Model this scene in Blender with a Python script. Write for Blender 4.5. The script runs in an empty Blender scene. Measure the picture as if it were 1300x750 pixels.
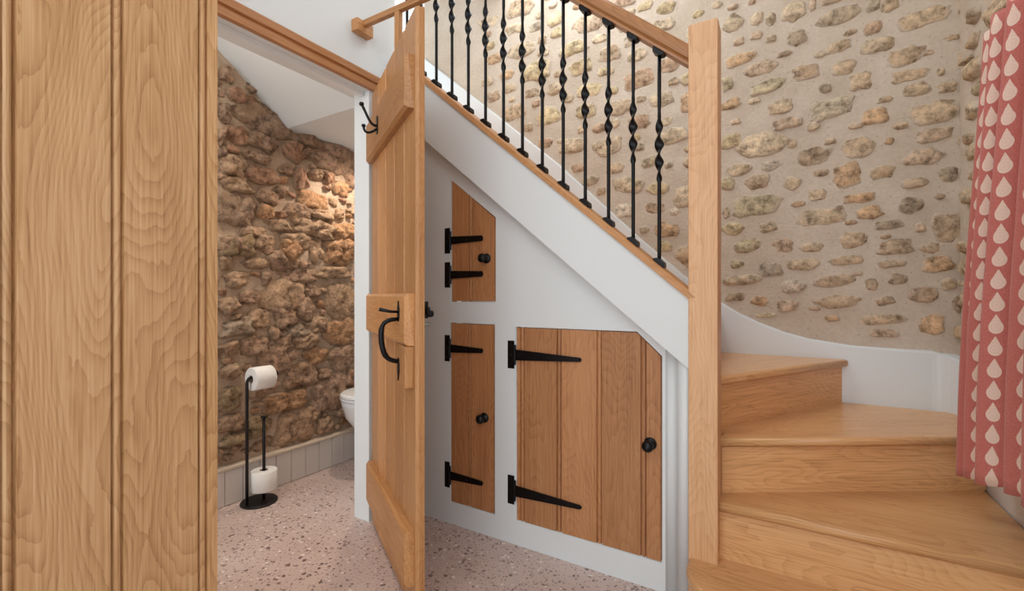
import bpy, bmesh, math, random
from mathutils import Vector, Matrix, noise

# ------------------------------------------------------------------ camera, world, lights
S = bpy.context.scene
H = 1.06
F = 582.0
TH = math.atan2(.515, .857)
cam_d = bpy.data.cameras.new('camera')
cam_d.sensor_fit = 'HORIZONTAL'; cam_d.sensor_width = 36.0; cam_d.lens = 36.0 * F / 1300.0
cam_d.clip_start = .02
cam = bpy.data.objects.new('camera', cam_d)
S.collection.objects.link(cam)
cam.location = (0, 0, H)
cam.rotation_euler = (math.radians(90), 0, TH)
S.camera = cam

W = bpy.data.worlds.new('world'); S.world = W
W.use_nodes = True
bg = W.node_tree.nodes['Background']
bg.inputs[0].default_value = (0.92, 0.97, 1.0, 1)
bg.inputs[1].default_value = 2.0

S.view_settings.view_transform = 'Standard'
S.view_settings.look = 'None'
S.view_settings.gamma = 1.0
S.view_settings.use_curve_mapping = False
S.view_settings.exposure = 0.08


def area(name, loc, target, sx, sy, power, col):
    d = bpy.data.lights.new(name, 'AREA')
    d.shape = 'RECTANGLE'; d.size = sx; d.size_y = sy; d.energy = power; d.color = col
    o = bpy.data.objects.new(name, d); S.collection.objects.link(o)
    o.location = loc
    o.rotation_euler = (Vector(target) - Vector(loc)).to_track_quat('-Z', 'Y').to_euler()
    return o


area('room_fill_light', (-.35, -.3, 2.9), (-.5, 1.2, .6), 1.4, 1.4, 8, (1, .98, .96))  # added soft overhead fill for the room, no known lamp there
area('stairwell_skylight', (-1.0, 2.0, 3.15), (-.6, 2.2, 1.4), 1.4, .7, 15, (.92, .97, 1))


# ------------------------------------------------------------------ picture to place
RT = Vector((.857, .515, 0)).normalized()
FW = Vector((-.515, .857, 0)).normalized()


def ray(px, py):
    return FW + RT * ((px - 650) / F) + Vector((0, 0, (375 - py) / F))


def on_v(px, py, c):
    d = ray(px, py); return Vector((0, 0, H)) + d * (c / d.y)


def on_u(px, py, c):
    d = ray(px, py); return Vector((0, 0, H)) + d * (c / d.x)


# ------------------------------------------------------------------ materials
def lin(c):
    return tuple(((v / 255) / 12.92 if v / 255 <= .04045 else ((v / 255 + .055) / 1.055) ** 2.4) for v in c) + (1,)


def newmat(name):
    m = bpy.data.materials.new(name); m.use_nodes = True
    nt = m.node_tree
    return m, nt, nt.nodes['Principled BSDF']


def N(nt, t, **kw):
    n = nt.nodes.new(t)
    for k, v in kw.items():
        if k in ('operation', 'blend_type', 'data_type', 'noise_dimensions', 'voronoi_dimensions', 'feature', 'interpolation'):
            setattr(n, k, v)
    return n


def ramp(nt, stops):
    r = nt.nodes.new('ShaderNodeValToRGB')
    e = r.color_ramp.elements
    e[0].position, e[0].color = stops[0]
    e[1].position, e[1].color = stops[-1]
    for p, c in stops[1:-1]:
        x = e.new(p); x.color = c
    return r


def math_(nt, op, a, b=None, c=None):
    n = nt.nodes.new('ShaderNodeMath'); n.operation = op
    for i, v in enumerate((a, b, c)):
        if v is None: continue
        if isinstance(v, (int, float)): n.inputs[i].default_value = v
        else: nt.links.new(v, n.inputs[i])
    return n.outputs[0]


def mixc(nt, fac, a, b, mode='MIX'):
    n = nt.nodes.new('ShaderNodeMix'); n.data_type = 'RGBA'; n.blend_type = mode
    for sock, v in ((n.inputs[0], fac), (n.inputs[6], a), (n.inputs[7], b)):
        if isinstance(v, (int, float)): sock.default_value = v
        elif isinstance(v, tuple): sock.default_value = v
        else: nt.links.new(v, sock)
    return n.outputs[2]


def bump(nt, bs, height, strength, dist=.01):
    b = nt.nodes.new('ShaderNodeBump')
    b.inputs['Strength'].default_value = strength; b.inputs['Distance'].default_value = dist
    nt.links.new(height, b.inputs['Height']); nt.links.new(b.outputs[0], bs.inputs['Normal'])


_oak = {}


def oak(axis='z', dark=(166, 112, 66), mid=(196, 145, 94), light=(214, 168, 118), scale=1.0, rings=26, rough=.42, knots=.045, amp=.10, vary=.20):
    key = (axis, dark, mid, light, scale, rings, rough, knots, amp, vary)
    if key in _oak: return _oak[key]
    m, nt, bs = newmat('oak_grain_' + axis)
    L = nt.links
    tc = nt.nodes.new('ShaderNodeTexCoord'); oi = nt.nodes.new('ShaderNodeObjectInfo')
    def mapped(sa, sp):
        mp = nt.nodes.new('ShaderNodeMapping')
        s = {'x': (sa, sp, sp), 'y': (sp, sa, sp), 'z': (sp, sp, sa)}[axis]
        mp.inputs['Scale'].default_value = s
        L.new(tc.outputs['Object'], mp.inputs[0]); return mp.outputs[0]
    w = math_(nt, 'MULTIPLY', oi.outputs['Random'], 57.0)
    n1 = N(nt, 'ShaderNodeTexNoise', noise_dimensions='4D')
    L.new(mapped(1.15 * scale, 4.6 * scale), n1.inputs['Vector']); L.new(w, n1.inputs['W'])
    n1.inputs['Scale'].default_value = 1.0; n1.inputs['Detail'].default_value = 2.2; n1.inputs['Roughness'].default_value = .36
    n1.inputs['Distortion'].default_value = .15
    nw = N(nt, 'ShaderNodeTexNoise', noise_dimensions='4D')
    L.new(mapped(16, 42), nw.inputs['Vector']); L.new(w, nw.inputs['W']); nw.inputs['Scale'].default_value = 1.0; nw.inputs['Detail'].default_value = 3
    v = math_(nt, 'ADD', math_(nt, 'MULTIPLY', n1.outputs[0], rings * 3.0), math_(nt, 'MULTIPLY', nw.outputs[0], 1.3))
    saw = math_(nt, 'FRACT', v)
    # slow early wood rising to a sharp dark line, as growth rings are
    ringv = math_(nt, 'SUBTRACT', 1.0, math_(nt, 'POWER', saw, 2.2))
    n2 = N(nt, 'ShaderNodeTexNoise', noise_dimensions='4D')
    L.new(mapped(6, 260), n2.inputs['Vector']); L.new(w, n2.inputs['W'])
    n2.inputs['Scale'].default_value = 1.0; n2.inputs['Detail'].default_value = 3
    n3 = N(nt, 'ShaderNodeTexNoise', noise_dimensions='4D')
    L.new(mapped(1.2, 9), n3.inputs['Vector']); L.new(w, n3.inputs['W'])
    n3.inputs['Scale'].default_value = 1.0; n3.inputs['Detail'].default_value = 2
    fac = math_(nt, 'ADD', math_(nt, 'MULTIPLY', ringv, amp), math_(nt, 'MULTIPLY', n2.outputs[0], .56))
    fac = math_(nt, 'ADD', fac, math_(nt, 'MULTIPLY', n3.outputs[0], .30))
    fac = math_(nt, 'SUBTRACT', fac, amp * .69 - .17)
    r = ramp(nt, [(.36, lin(dark)), (.60, lin(mid)), (.80, lin(light))])
    L.new(fac, r.inputs[0])
    # each board its own tone
    tone = math_(nt, 'MULTIPLY_ADD', oi.outputs['Random'], vary, 1 - vary / 2)
    comb = nt.nodes.new('ShaderNodeCombineColor')
    for i in range(3): L.new(tone, comb.inputs[i])
    col = mixc(nt, 1.0, r.outputs[0], comb.outputs[0], 'MULTIPLY')
    # knots
    vo = N(nt, 'ShaderNodeTexVoronoi', voronoi_dimensions='4D')
    L.new(mapped(1.9, 5.0), vo.inputs['Vector']); L.new(w, vo.inputs['W']); vo.inputs['Scale'].default_value = 1.0
    kr = ramp(nt, [(knots * .6, (1, 1, 1, 1)), (knots * 2.6, (0, 0, 0, 1))])
    L.new(vo.outputs['Distance'], kr.inputs[0])
    col = mixc(nt, math_(nt, 'MULTIPLY', kr.outputs[0], .75), col, lin((96, 62, 40)))
    L.new(col, bs.inputs['Base Color'])
    bs.inputs['Roughness'].default_value = rough
    bump(nt, bs, n2.outputs[0], .10, .002)
    _oak[key] = m
    return m


def plain(name, col, rough=.6, metal=0.0, bumpscale=0, bumpstr=0, spec=.5):
    m, nt, bs = newmat(name)
    bs.inputs['Base Color'].default_value = lin(col)
    bs.inputs['Roughness'].default_value = rough; bs.inputs['Metallic'].default_value = metal
    bs.inputs['Specular IOR Level'].default_value = spec
    if bumpscale:
        tc = nt.nodes.new('ShaderNodeTexCoord'); n = nt.nodes.new('ShaderNodeTexNoise')
        n.inputs['Scale'].default_value = bumpscale; n.inputs['Detail'].default_value = 4
        nt.links.new(tc.outputs['Object'], n.inputs['Vector'])
        bump(nt, bs, n.outputs[0], bumpstr, .004)
    return m


WHITE = plain('white_paint', (224, 228, 229), .55, 0, 9, .10)
SATIN = plain('white_satin_paint', (226, 230, 232), .35)
IRON = plain('black_iron', (20, 20, 22), .34, .55, 60, .10)
STEEL = plain('worn_steel', (150, 150, 148), .3, .9)
CERAMIC = plain('white_ceramic', (238, 240, 240), .12)
PAPER = plain('tissue_paper', (240, 238, 234), .95, 0, 90, .25)
CARD = plain('cardboard', (170, 150, 125), .9)
BLACKMETAL = plain('matt_black_metal', (24, 21, 21), .45, .3)
TILE = plain('glazed_tile', (216, 207, 200), .22)
GROUT = plain('grout', (180, 168, 158), .9)
LEDGE = plain('pale_stone_ledge', (216, 198, 178), .5, 0, 30, .15)

NEAR = dict(dark=(148, 104, 62), mid=(196, 152, 106), light=(216, 178, 134), scale=.9, rings=20, rough=.4, knots=.035, amp=.13)
DOOR = dict(dark=(150, 98, 54), mid=(188, 134, 84), light=(204, 154, 104), rings=16, rough=.45, vary=.34)
CUP = dict(dark=(138, 86, 50), mid=(182, 126, 82), light=(198, 146, 100), rings=16, rough=.5, knots=.06)
STEP = dict(dark=(176, 120, 72), mid=(222, 170, 117), light=(237, 193, 142), rings=17, rough=.3, knots=.03)
NEWEL = dict(dark=(192, 140, 96), mid=(220, 172, 126), light=(232, 192, 150), rings=17, rough=.42, knots=.02)
RAIL = dict(dark=(136, 88, 50), mid=(172, 118, 72), light=(190, 138, 92), rings=12, rough=.33, knots=.0)
BEAM = dict(dark=(134, 86, 48), mid=(168, 114, 70), light=(186, 134, 90), rings=14, rough=.45, knots=.0)


def stone_mat(name, relief, mortar, fine):
    m, nt, bs = newmat(name); L = nt.links
    tc = nt.nodes.new('ShaderNodeTexCoord'); oi = nt.nodes.new('ShaderNodeObjectInfo')
    ad = nt.nodes.new('ShaderNodeVectorMath'); ad.operation = 'ADD'
    L.new(tc.outputs['Object'], ad.inputs[0]); L.new(oi.outputs['Location'], ad.inputs[1])
    def noi(sc, det, rg):
        n = nt.nodes.new('ShaderNodeTexNoise'); n.inputs['Scale'].default_value = sc; n.inputs['Detail'].default_value = det; n.inputs['Roughness'].default_value = rg
        L.new(ad.outputs[0], n.inputs['Vector']); return n.outputs[0]
    n1, n2, n4 = noi(26, 8, .68), noi(fine, 6, .7), noi(7, 3, .5)
    r1 = ramp(nt, [(.34, (.42, .39, .36, 1)), (.5, (.99, .98, .96, 1)), (.66, (1.42, 1.40, 1.34, 1))])
    L.new(n1, r1.inputs[0])
    col = mixc(nt, 1.0, oi.outputs['Color'], r1.outputs[0], 'MULTIPLY')
    r2 = ramp(nt, [(.34, (1, 1, 1, 1)), (.42, (0, 0, 0, 1))]); L.new(n2, r2.inputs[0])
    col = mixc(nt, math_(nt, 'MULTIPLY', r2.outputs[0], .55), col, lin((96, 80, 68)))
    r5 = ramp(nt, [(.58, (0, 0, 0, 1)), (.66, (1, 1, 1, 1))]); L.new(n2, r5.inputs[0])
    col = mixc(nt, math_(nt, 'MULTIPLY', r5.outputs[0], .45), col, lin((226, 212, 190)))
    r4 = ramp(nt, [(.55, (0, 0, 0, 1)), (.70, (1, 1, 1, 1))]); L.new(n4, r4.inputs[0])
    col = mixc(nt, math_(nt, 'MULTIPLY', r4.outputs[0], .35), col, lin((188, 150, 108)))
    # mortar smeared over the margin of the stone
    at = nt.nodes.new('ShaderNodeAttribute'); at.attribute_name = 'margin'
    e = math_(nt, 'ADD', at.outputs['Fac'], math_(nt, 'MULTIPLY', math_(nt, 'SUBTRACT', n1, .5), 1.5))
    re = ramp(nt, [(.70, (0, 0, 0, 1)), (.95, (1, 1, 1, 1))]); L.new(e, re.inputs[0])
    col = mixc(nt, math_(nt, 'MULTIPLY', re.outputs[0], .9), col, lin(mortar))
    L.new(col, bs.inputs['Base Color']); bs.inputs['Roughness'].default_value = .92
    bs.inputs['Specular IOR Level'].default_value = .2
    hh = math_(nt, 'ADD', n1, math_(nt, 'MULTIPLY', n2, .35))
    bump(nt, bs, hh, relief, .03)
    return m


def mortar_mat(name, c1, c2, relief):
    m, nt, bs = newmat(name); L = nt.links
    tc = nt.nodes.new('ShaderNodeTexCoord')
    n1 = nt.nodes.new('ShaderNodeTexNoise'); n1.inputs['Scale'].default_value = 3.5; n1.inputs['Detail'].default_value = 6
    L.new(tc.outputs['Object'], n1.inputs['Vector'])
    n2 = nt.nodes.new('ShaderNodeTexNoise'); n2.inputs['Scale'].default_value = 60; n2.inputs['Detail'].default_value = 6; n2.inputs['Roughness'].default_value = .7
    L.new(tc.outputs['Object'], n2.inputs['Vector'])
    f = math_(nt, 'ADD', math_(nt, 'MULTIPLY', n1.outputs[0], .6), math_(nt, 'MULTIPLY', n2.outputs[0], .4))
    r = ramp(nt, [(.36, lin(c1)), (.64, lin(c2))]); L.new(f, r.inputs[0])
    # pits
    n3 = nt.nodes.new('ShaderNodeTexVoronoi'); n3.inputs['Scale'].default_value = 38
    L.new(tc.outputs['Object'], n3.inputs['Vector'])
    r3 = ramp(nt, [(.08, (1, 1, 1, 1)), (.17, (0, 0, 0, 1))]); L.new(n3.outputs['Distance'], r3.inputs[0])
    col = mixc(nt, math_(nt, 'MULTIPLY', r3.outputs[0], .35), r.outputs[0], lin((120, 98, 78)))
    L.new(col, bs.inputs['Base Color']); bs.inputs['Roughness'].default_value = .95
    bs.inputs['Specular IOR Level'].default_value = .15
    bump(nt, bs, n2.outputs[0], relief, .012)
    return m


STONE = stone_mat('rubble_stone', .6, (208, 192, 174), 90)
STONE_ROUGH = stone_mat('rugged_stone', 1.0, (184, 158, 132), 60)
MORTAR = mortar_mat('lime_mortar', (196, 179, 160), (216, 202, 186), .5)
MORTAR_LOO = mortar_mat('lime_mortar_pink', (176, 150, 128), (212, 188, 164), .8)


def terrazzo():
    m, nt, bs = newmat('pink_terrazzo'); L = nt.links
    tc = nt.nodes.new('ShaderNodeTexCoord')
    base = nt.nodes.new('ShaderNodeTexNoise'); base.inputs['Scale'].default_value = 2.2; base.inputs['Detail'].default_value = 5
    L.new(tc.outputs['Object'], base.inputs['Vector'])
    r = ramp(nt, [(.35, lin((198, 174, 164))), (.68, lin((214, 194, 186)))]); L.new(base.outputs[0], r.inputs[0])
    col = r.outputs[0]
    for sc, th, c, keep in ((38, .25, (92, 72, 66), .40), (70, .30, (112, 88, 80), .50), (55, .28, (238, 226, 218), .35), (120, .32, (128, 104, 96), .55)):
        v = nt.nodes.new('ShaderNodeTexVoronoi'); v.inputs['Scale'].default_value = sc
        nd = nt.nodes.new('ShaderNodeTexNoise'); nd.inputs['Scale'].default_value = sc * 1.3
        L.new(tc.outputs['Object'], nd.inputs['Vector'])
        ad = nt.nodes.new('ShaderNodeVectorMath'); ad.operation = 'MULTIPLY_ADD'
        ad.inputs[1].default_value = (.02, .02, .02)
        L.new(nd.outputs['Color'], ad.inputs[0]); L.new(tc.outputs['Object'], ad.inputs[2])
        L.new(ad.outputs[0], v.inputs['Vector'])
        sp = nt.nodes.new('ShaderNodeSeparateColor'); L.new(v.outputs['Color'], sp.inputs[0])
        size = math_(nt, 'MULTIPLY', sp.outputs[1], th * 1.5)
        hit = math_(nt, 'LESS_THAN', v.outputs['Distance'], size)
        pick = math_(nt, 'LESS_THAN', sp.outputs[0], keep)
        col = mixc(nt, math_(nt, 'MULTIPLY', math_(nt, 'MULTIPLY', hit, pick), .8), col, lin(c))
    L.new(col, bs.inputs['Base Color']); bs.inputs['Roughness'].default_value = .38
    return m


TERRAZZO = terrazzo()


def curtain_mat():
    m, nt, bs = newmat('coral_teardrop_fabric'); L = nt.links
    uv = nt.nodes.new('ShaderNodeUVMap'); sep = nt.nodes.new('ShaderNodeSeparateXYZ')
    L.new(uv.outputs[0], sep.inputs[0])
    cx, cz = .22 / 3, .058
    a = math_(nt, 'DIVIDE', sep.outputs[0], cx)
    ai = math_(nt, 'FLOOR', a)
    af = math_(nt, 'ABSOLUTE', math_(nt, 'SUBTRACT', math_(nt, 'SUBTRACT', a, ai), .5))
    odd = math_(nt, 'MULTIPLY', math_(nt, 'MODULO', math_(nt, 'ABSOLUTE', ai), 2.0), .5)
    b = math_(nt, 'ADD', math_(nt, 'DIVIDE', sep.outputs[1], cz), odd)
    bf = math_(nt, 'SUBTRACT', math_(nt, 'SUBTRACT', b, math_(nt, 'FLOOR', b)), .5)
    am = math_(nt, 'MULTIPLY', af, 1.75 * cx / cz)
    b0, r, h = -.14, .30, .59
    db = math_(nt, 'SUBTRACT', bf, b0)
    dist = math_(nt, 'SQRT', math_(nt, 'ADD', math_(nt, 'MULTIPLY', am, am), math_(nt, 'MULTIPLY', db, db)))
    circ = math_(nt, 'LESS_THAN', dist, r)
    wid = math_(nt, 'MULTIPLY', math_(nt, 'SUBTRACT', 1.0, math_(nt, 'POWER', math_(nt, 'MAXIMUM', math_(nt, 'DIVIDE', db, h), 0.0), 1.2)), r)
    tri = math_(nt, 'MULTIPLY', math_(nt, 'LESS_THAN', am, wid), math_(nt, 'GREATER_THAN', db, 0.0))
    drop = math_(nt, 'MAXIMUM', circ, tri)
    ringl = math_(nt, 'GREATER_THAN', math_(nt, 'SINE', math_(nt, 'MULTIPLY', dist, 46.0)), .3)
    tcx = nt.nodes.new('ShaderNodeTexCoord')
    wv = nt.nodes.new('ShaderNodeTexNoise'); wv.inputs['Scale'].default_value = 420; wv.inputs['Detail'].default_value = 2
    L.new(tcx.outputs['Object'], wv.inputs['Vector'])
    pr = ramp(nt, [(.3, lin((184, 102, 94))), (.7, lin((202, 124, 114)))]); L.new(wv.outputs[0], pr.inputs[0])
    cr = mixc(nt, math_(nt, 'MULTIPLY', ringl, .25), lin((232, 206, 190)), lin((216, 180, 164)))
    col = mixc(nt, drop, pr.outputs[0], cr)
    L.new(col, bs.inputs['Base Color']); bs.inputs['Roughness'].default_value = .95
    bs.inputs['Specular IOR Level'].default_value = .1
    bs.inputs['Sheen Weight'].default_value = .2
    bump(nt, bs, wv.outputs[0], .2, .001)
    return m


CURTAIN = curtain_mat()
GLASSM, _nt, _bs = newmat('window_glass')
_bs.inputs['Transmission Weight'].default_value = 1; _bs.inputs['Roughness'].default_value = .02
_bs.inputs['IOR'].default_value = 1.02

# ------------------------------------------------------------------ mesh helpers
C = S.collection


def link(name, me, mat, parent=None, loc=(0, 0, 0), rot=(0, 0, 0), smooth=False):
    o = bpy.data.objects.new(name, me); C.objects.link(o)
    if mat: me.materials.append(mat)
    o.parent = parent; o.location = loc; o.rotation_euler = rot
    if smooth:
        for p in me.polygons: p.use_smooth = True
    return o


def mesh(name, vs, fs, mat, parent=None, loc=(0, 0, 0), rot=(0, 0, 0), smooth=False):
    me = bpy.data.meshes.new(name); me.from_pydata([tuple(v) for v in vs], [], fs)
    bm = bmesh.new(); bm.from_mesh(me); bmesh.ops.recalc_face_normals(bm, faces=bm.faces); bm.to_mesh(me); bm.free()
    return link(name, me, mat, parent, loc, rot, smooth)


def bevelled(name, vs, fs, mat, parent=None, loc=(0, 0, 0), rot=(0, 0, 0), bev=.003, seg=2, smooth=False):
    o = mesh(name, vs, fs, mat, parent, loc, rot)
    bm = bmesh.new(); bm.from_mesh(o.data)
    bmesh.ops.bevel(bm, geom=list(bm.edges), offset=bev, segments=seg, affect='EDGES', profile=.6)
    bm.to_mesh(o.data); bm.free()
    return o


BOXF = [(0, 1, 2, 3), (7, 6, 5, 4), (0, 4, 5, 1), (1, 5, 6, 2), (2, 6, 7, 3), (3, 7, 4, 0)]


def boxv(x0, x1, y0, y1, z0, z1):
    return [(x0, y0, z0), (x1, y0, z0), (x1, y1, z0), (x0, y1, z0), (x0, y0, z1), (x1, y0, z1), (x1, y1, z1), (x0, y1, z1)]


def box(name, x0, x1, y0, y1, z0, z1, mat, parent=None, bev=0, loc=(0, 0, 0), rot=(0, 0, 0)):
    v = boxv(x0, x1, y0, y1, z0, z1)
    if bev: return bevelled(name, v, BOXF, mat, parent, loc, rot, bev)
    return mesh(name, v, BOXF, mat, parent, loc, rot)


def prism(pts, lo, hi, mk):
    """closed 2D outline swept from lo to hi; mk(a, b, t) -> xyz"""
    n = len(pts)
    vs = [mk(a, b, lo) for a, b in pts] + [mk(a, b, hi) for a, b in pts]
    fs = [tuple(range(n)), tuple(range(2 * n - 1, n - 1, -1))]
    fs += [(i, (i + 1) % n, n + (i + 1) % n, n + i) for i in range(n)]
    return vs, fs


def XZ(a, b, t): return (a, t, b)
def XY(a, b, t): return (a, b, t)
def YZ(a, b, t): return (t, a, b)


def lathe(prof, axis='z', seg=20):
    """prof: (radius, height) pairs"""
    vs, fs = [], []
    for r, h in prof:
        for k in range(seg):
            a = 2 * math.pi * k / seg
            p = (r * math.cos(a), r * math.sin(a), h)
            if axis == 'y': p = (p[0], p[2], p[1])
            if axis == 'x': p = (p[2], p[0], p[1])
            vs.append(p)
    for i in range(len(prof) - 1):
        for k in range(seg):
            fs.append((i * seg + k, i * seg + (k + 1) % seg, (i + 1) * seg + (k + 1) % seg, (i + 1) * seg + k))
    fs.append(tuple(range(seg))); fs.append(tuple(range((len(prof) - 1) * seg, len(prof) * seg)))
    return vs, fs


def sweep(path, rads, seg=10, up=Vector((0, 0, 1)), flat=None):
    """tube along path; rads a number or list; flat: list of (rx, ry, angle)"""
    path = [Vector(p) for p in path]; n = len(path); vs, fs = [], []
    prev = None
    for i, p in enumerate(path):
        t = (path[min(i + 1, n - 1)] - path[max(i - 1, 0)]).normalized()
        ref = prev if prev is not None else (Vector((1, 0, 0)) if abs(t.z) > .8 else up)
        b = (ref - t * ref.dot(t)).normalized(); prev = b
        c = t.cross(b)
        for k in range(seg):
            a = 2 * math.pi * k / seg
            if flat:
                rx, ry, an = flat[i]
                x, y = rx * math.cos(a), ry * math.sin(a)
                x, y = x * math.cos(an) - y * math.sin(an), x * math.sin(an) + y * math.cos(an)
            else:
                r = rads if isinstance(rads, (int, float)) else rads[i]
                x, y = r * math.cos(a), r * math.sin(a)
            vs.append(p + b * x + c * y)
    for i in range(n - 1):
        for k in range(seg):
            fs.append((i * seg + k, i * seg + (k + 1) % seg, (i + 1) * seg + (k + 1) % seg, (i + 1) * seg + k))
    fs.append(tuple(range(seg))); fs.append(tuple(range((n - 1) * seg, n * seg)))
    return vs, fs


def join(*parts):
    V, Fs = [], []
    for vs, fs in parts:
        o = len(V); V += [tuple(v) for v in vs]; Fs += [tuple(i + o for i in f) for f in fs]
    return V, Fs


def shift(part, d):
    return [Vector(v) + Vector(d) for v in part[0]], part[1]


def bez(p0, p1, p2, p3, n=10):
    p0, p1, p2, p3 = map(Vector, (p0, p1, p2, p3))
    return [(1 - t) ** 3 * p0 + 3 * (1 - t) ** 2 * t * p1 + 3 * (1 - t) * t * t * p2 + t ** 3 * p3 for t in [i / n for i in range(n + 1)]]


def thing(name, label, cat, loc=(0, 0, 0), rz=0, group=None):
    o = bpy.data.objects.new(name, None); C.objects.link(o); o.empty_display_size = .05
    o.location = loc; o.rotation_euler = (0, 0, rz)
    o['label'] = label; o['category'] = cat
    if group: o['group'] = group
    return o


def tag(o, label, cat):
    o['label'] = label; o['category'] = cat; return o


def struct(o, label=None, cat=None):
    o['kind'] = 'structure'
    if label: o['label'] = label
    if cat: o['category'] = cat
    return o


def plate(name, outer, holes, t0, t1, mk, mat):
    """flat plate with cut-outs: 2D outline (a, b) with holes, from t0 to t1"""
    cu = bpy.data.curves.new(name, 'CURVE'); cu.dimensions = '2D'; cu.fill_mode = 'BOTH'; cu.extrude = (t1 - t0) / 2
    for pts in [outer] + holes:
        sp = cu.splines.new('POLY'); sp.points.add(len(pts) - 1); sp.use_cyclic_u = True
        for p, (a, b) in zip(sp.points, pts): p.co = (a, b, 0, 1)
    tmp = bpy.data.objects.new('tmp', cu); C.objects.link(tmp)
    dg = bpy.context.evaluated_depsgraph_get()
    me = bpy.data.meshes.new_from_object(tmp.evaluated_get(dg))
    bpy.data.objects.remove(tmp); bpy.data.curves.remove(cu)
    for v in me.vertices:
        v.co = mk(v.co.x, v.co.y, v.co.z + (t0 + t1) / 2)
    me.name = name
    me.materials.clear()
    bm = bmesh.new(); bm.from_mesh(me); bmesh.ops.remove_doubles(bm, verts=bm.verts, dist=1e-5)
    bmesh.ops.recalc_face_normals(bm, faces=bm.faces); bm.to_mesh(me); bm.free()
    return link(name, me, mat)


# ------------------------------------------------------------------ key planes of the place
V_CUP = 1.68      # cupboard wall face
V_STR = 1.615     # stair string face
V_BACK = 2.57     # stone wall of the stairwell
U_RIGHT = .61     # stone wall with the window
U_PART = -1.68    # partition with the washroom doorway
U_LOO = -2.47     # stone wall in the washroom
PITCH = .857
R = .193          # riser height

# ------------------------------------------------------------------ structure
o = box('floor', -3.0, 1.2, -2.2, 2.7, -.05, 0, TERRAZZO); struct(o, 'speckled pink polished concrete floor', 'floor')
o = box('ceiling', -3.0, 1.2, -2.2, 2.75, 3.3, 3.4, WHITE); struct(o, 'white plaster ceiling high above the stairs', 'ceiling')


def U(px, py=375, c=V_CUP): return on_v(px, py, c).x
def Zc(px, py, c=V_CUP): return on_v(px, py, c).z


# understair wall with three door openings
def uz(px, py):
    p = on_v(px, py, V_CUP); return (p.x, p.z)


D_UP = [(573.5, 228.5), (629, 277), (627.7, 383), (572.3, 381)]
D_MID = [(572.3, 410.5), (627.3, 412.5), (627.3, 651), (571.7, 636.5)]
D_BIG = [(655, 415.5), (808, 422.5), (839, 452.5), (839.4, 711.8), (655, 660.5)]


def squared(pts, kind):
    q = [uz(*p) for p in pts]
    if kind == 'up':
        l = (q[0][0] + q[3][0]) / 2; r = (q[1][0] + q[2][0]) / 2; b = (q[2][1] + q[3][1]) / 2
        return [(l, b), (r, b), (r, q[1][1]), (l, q[0][1])]
    if kind == 'mid':
        l = (q[0][0] + q[3][0]) / 2; r = (q[1][0] + q[2][0]) / 2; t = (q[0][1] + q[1][1]) / 2; b = (q[2][1] + q[3][1]) / 2
        return [(l, b), (r, b), (r, t), (l, t)]
    l = (q[0][0] + q[4][0]) / 2; r = (q[2][0] + q[3][0]) / 2; t = (q[0][1] + q[1][1]) / 2; b = (q[3][1] + q[4][1]) / 2
    return [(l, b), (r, b), (r, q[2][1]), (q[1][0], t), (l, t)]


P_UP, P_MID, P_BIG = squared(D_UP, 'up'), squared(D_MID, 'mid'), squared(D_BIG, 'big')
GAP = .004


def grow(pts, g):
    cx = sum(p[0] for p in pts) / len(pts); cz = sum(p[1] for p in pts) / len(pts)
    return [(x + (g if x > cx else -g), z + (g if z > cz else -g)) for x, z in pts] if len(pts) == 4 else [(pts[0][0] - g, pts[0][1] - g), (pts[1][0] + g, pts[1][1] - g), (pts[2][0] + g, pts[2][1] + g * .4), (pts[3][0] + g * .4, pts[3][1] + g), (pts[4][0] - g, pts[4][1] + g)]


def z_under(u): return .818 + .845 * (-.307 - u)     # underside of the string
outer = [(-1.80, 0), (-.30, 0), (-.30, z_under(-.30) + .10), (-1.80, z_under(-1.80) + .10)]
o = plate('wall_understair', outer, [grow(P_UP, GAP), grow(P_MID, GAP), grow(P_BIG, GAP)], V_CUP, V_CUP + .05, XZ, WHITE)
struct(o, 'white plaster wall under the stairs holding the cupboard doors', 'wall')
WU = o
# rounded return beside the newel
prof = [(-.372, V_CUP + .01), (-.372, V_CUP - .0005), (-.356, V_CUP - .003)]
for i in range(1, 9):
    t = math.radians(i * 90 / 8)
    prof.append((-.352 + .032 * math.sin(t), V_CUP - .003 - .048 * (1 - math.cos(t))))
prof += [(-.30, V_STR + .008), (-.284, V_STR + .006), (-.284, V_CUP + .01)]
vs, fs = prism(prof, 0, z_under(-.35) + .12, XY)
o = mesh('wall_return', vs, fs, WHITE); struct(o, 'white rounded wall end between the large cupboard and the newel', 'wall')
for p in o.data.polygons: p.use_smooth = len(p.vertices) == 4 and abs(p.normal.z) < .1

# partition: nib, jamb side, head and wall above
box_args = dict(mat=WHITE)
vs, fs = join((boxv(U_PART - .10, U_PART, 1.495, V_CUP + .02, 0, 2.02), BOXF),
              (boxv(U_PART - .12, U_PART, -2.2, .72, 0, 2.02), BOXF),
              (boxv(U_PART - .13, U_PART, -2.2, 1.66, 2.02, 3.3), BOXF))
o = mesh('wall_partition', vs, fs, WHITE); struct(o, 'white partition wall with the washroom doorway', 'wall')
WP = o
# oak architrave over the doorway: two stepped fasciae and a top fillet
arch = [(0, 0), (.022, 0), (.022, .026), (.017, .029), (.017, .034), (.026, .038), (.026, .064), (.02, .072), (0, .075)]
vs, fs = prism(arch, .62, 1.56, lambda a, b, t: (U_PART + a, t, 2.022 + b))
o = mesh('trim_1', vs, fs, oak('y', **BEAM)); struct(o, 'oak door head moulding above the washroom doorway', 'trim')
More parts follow.
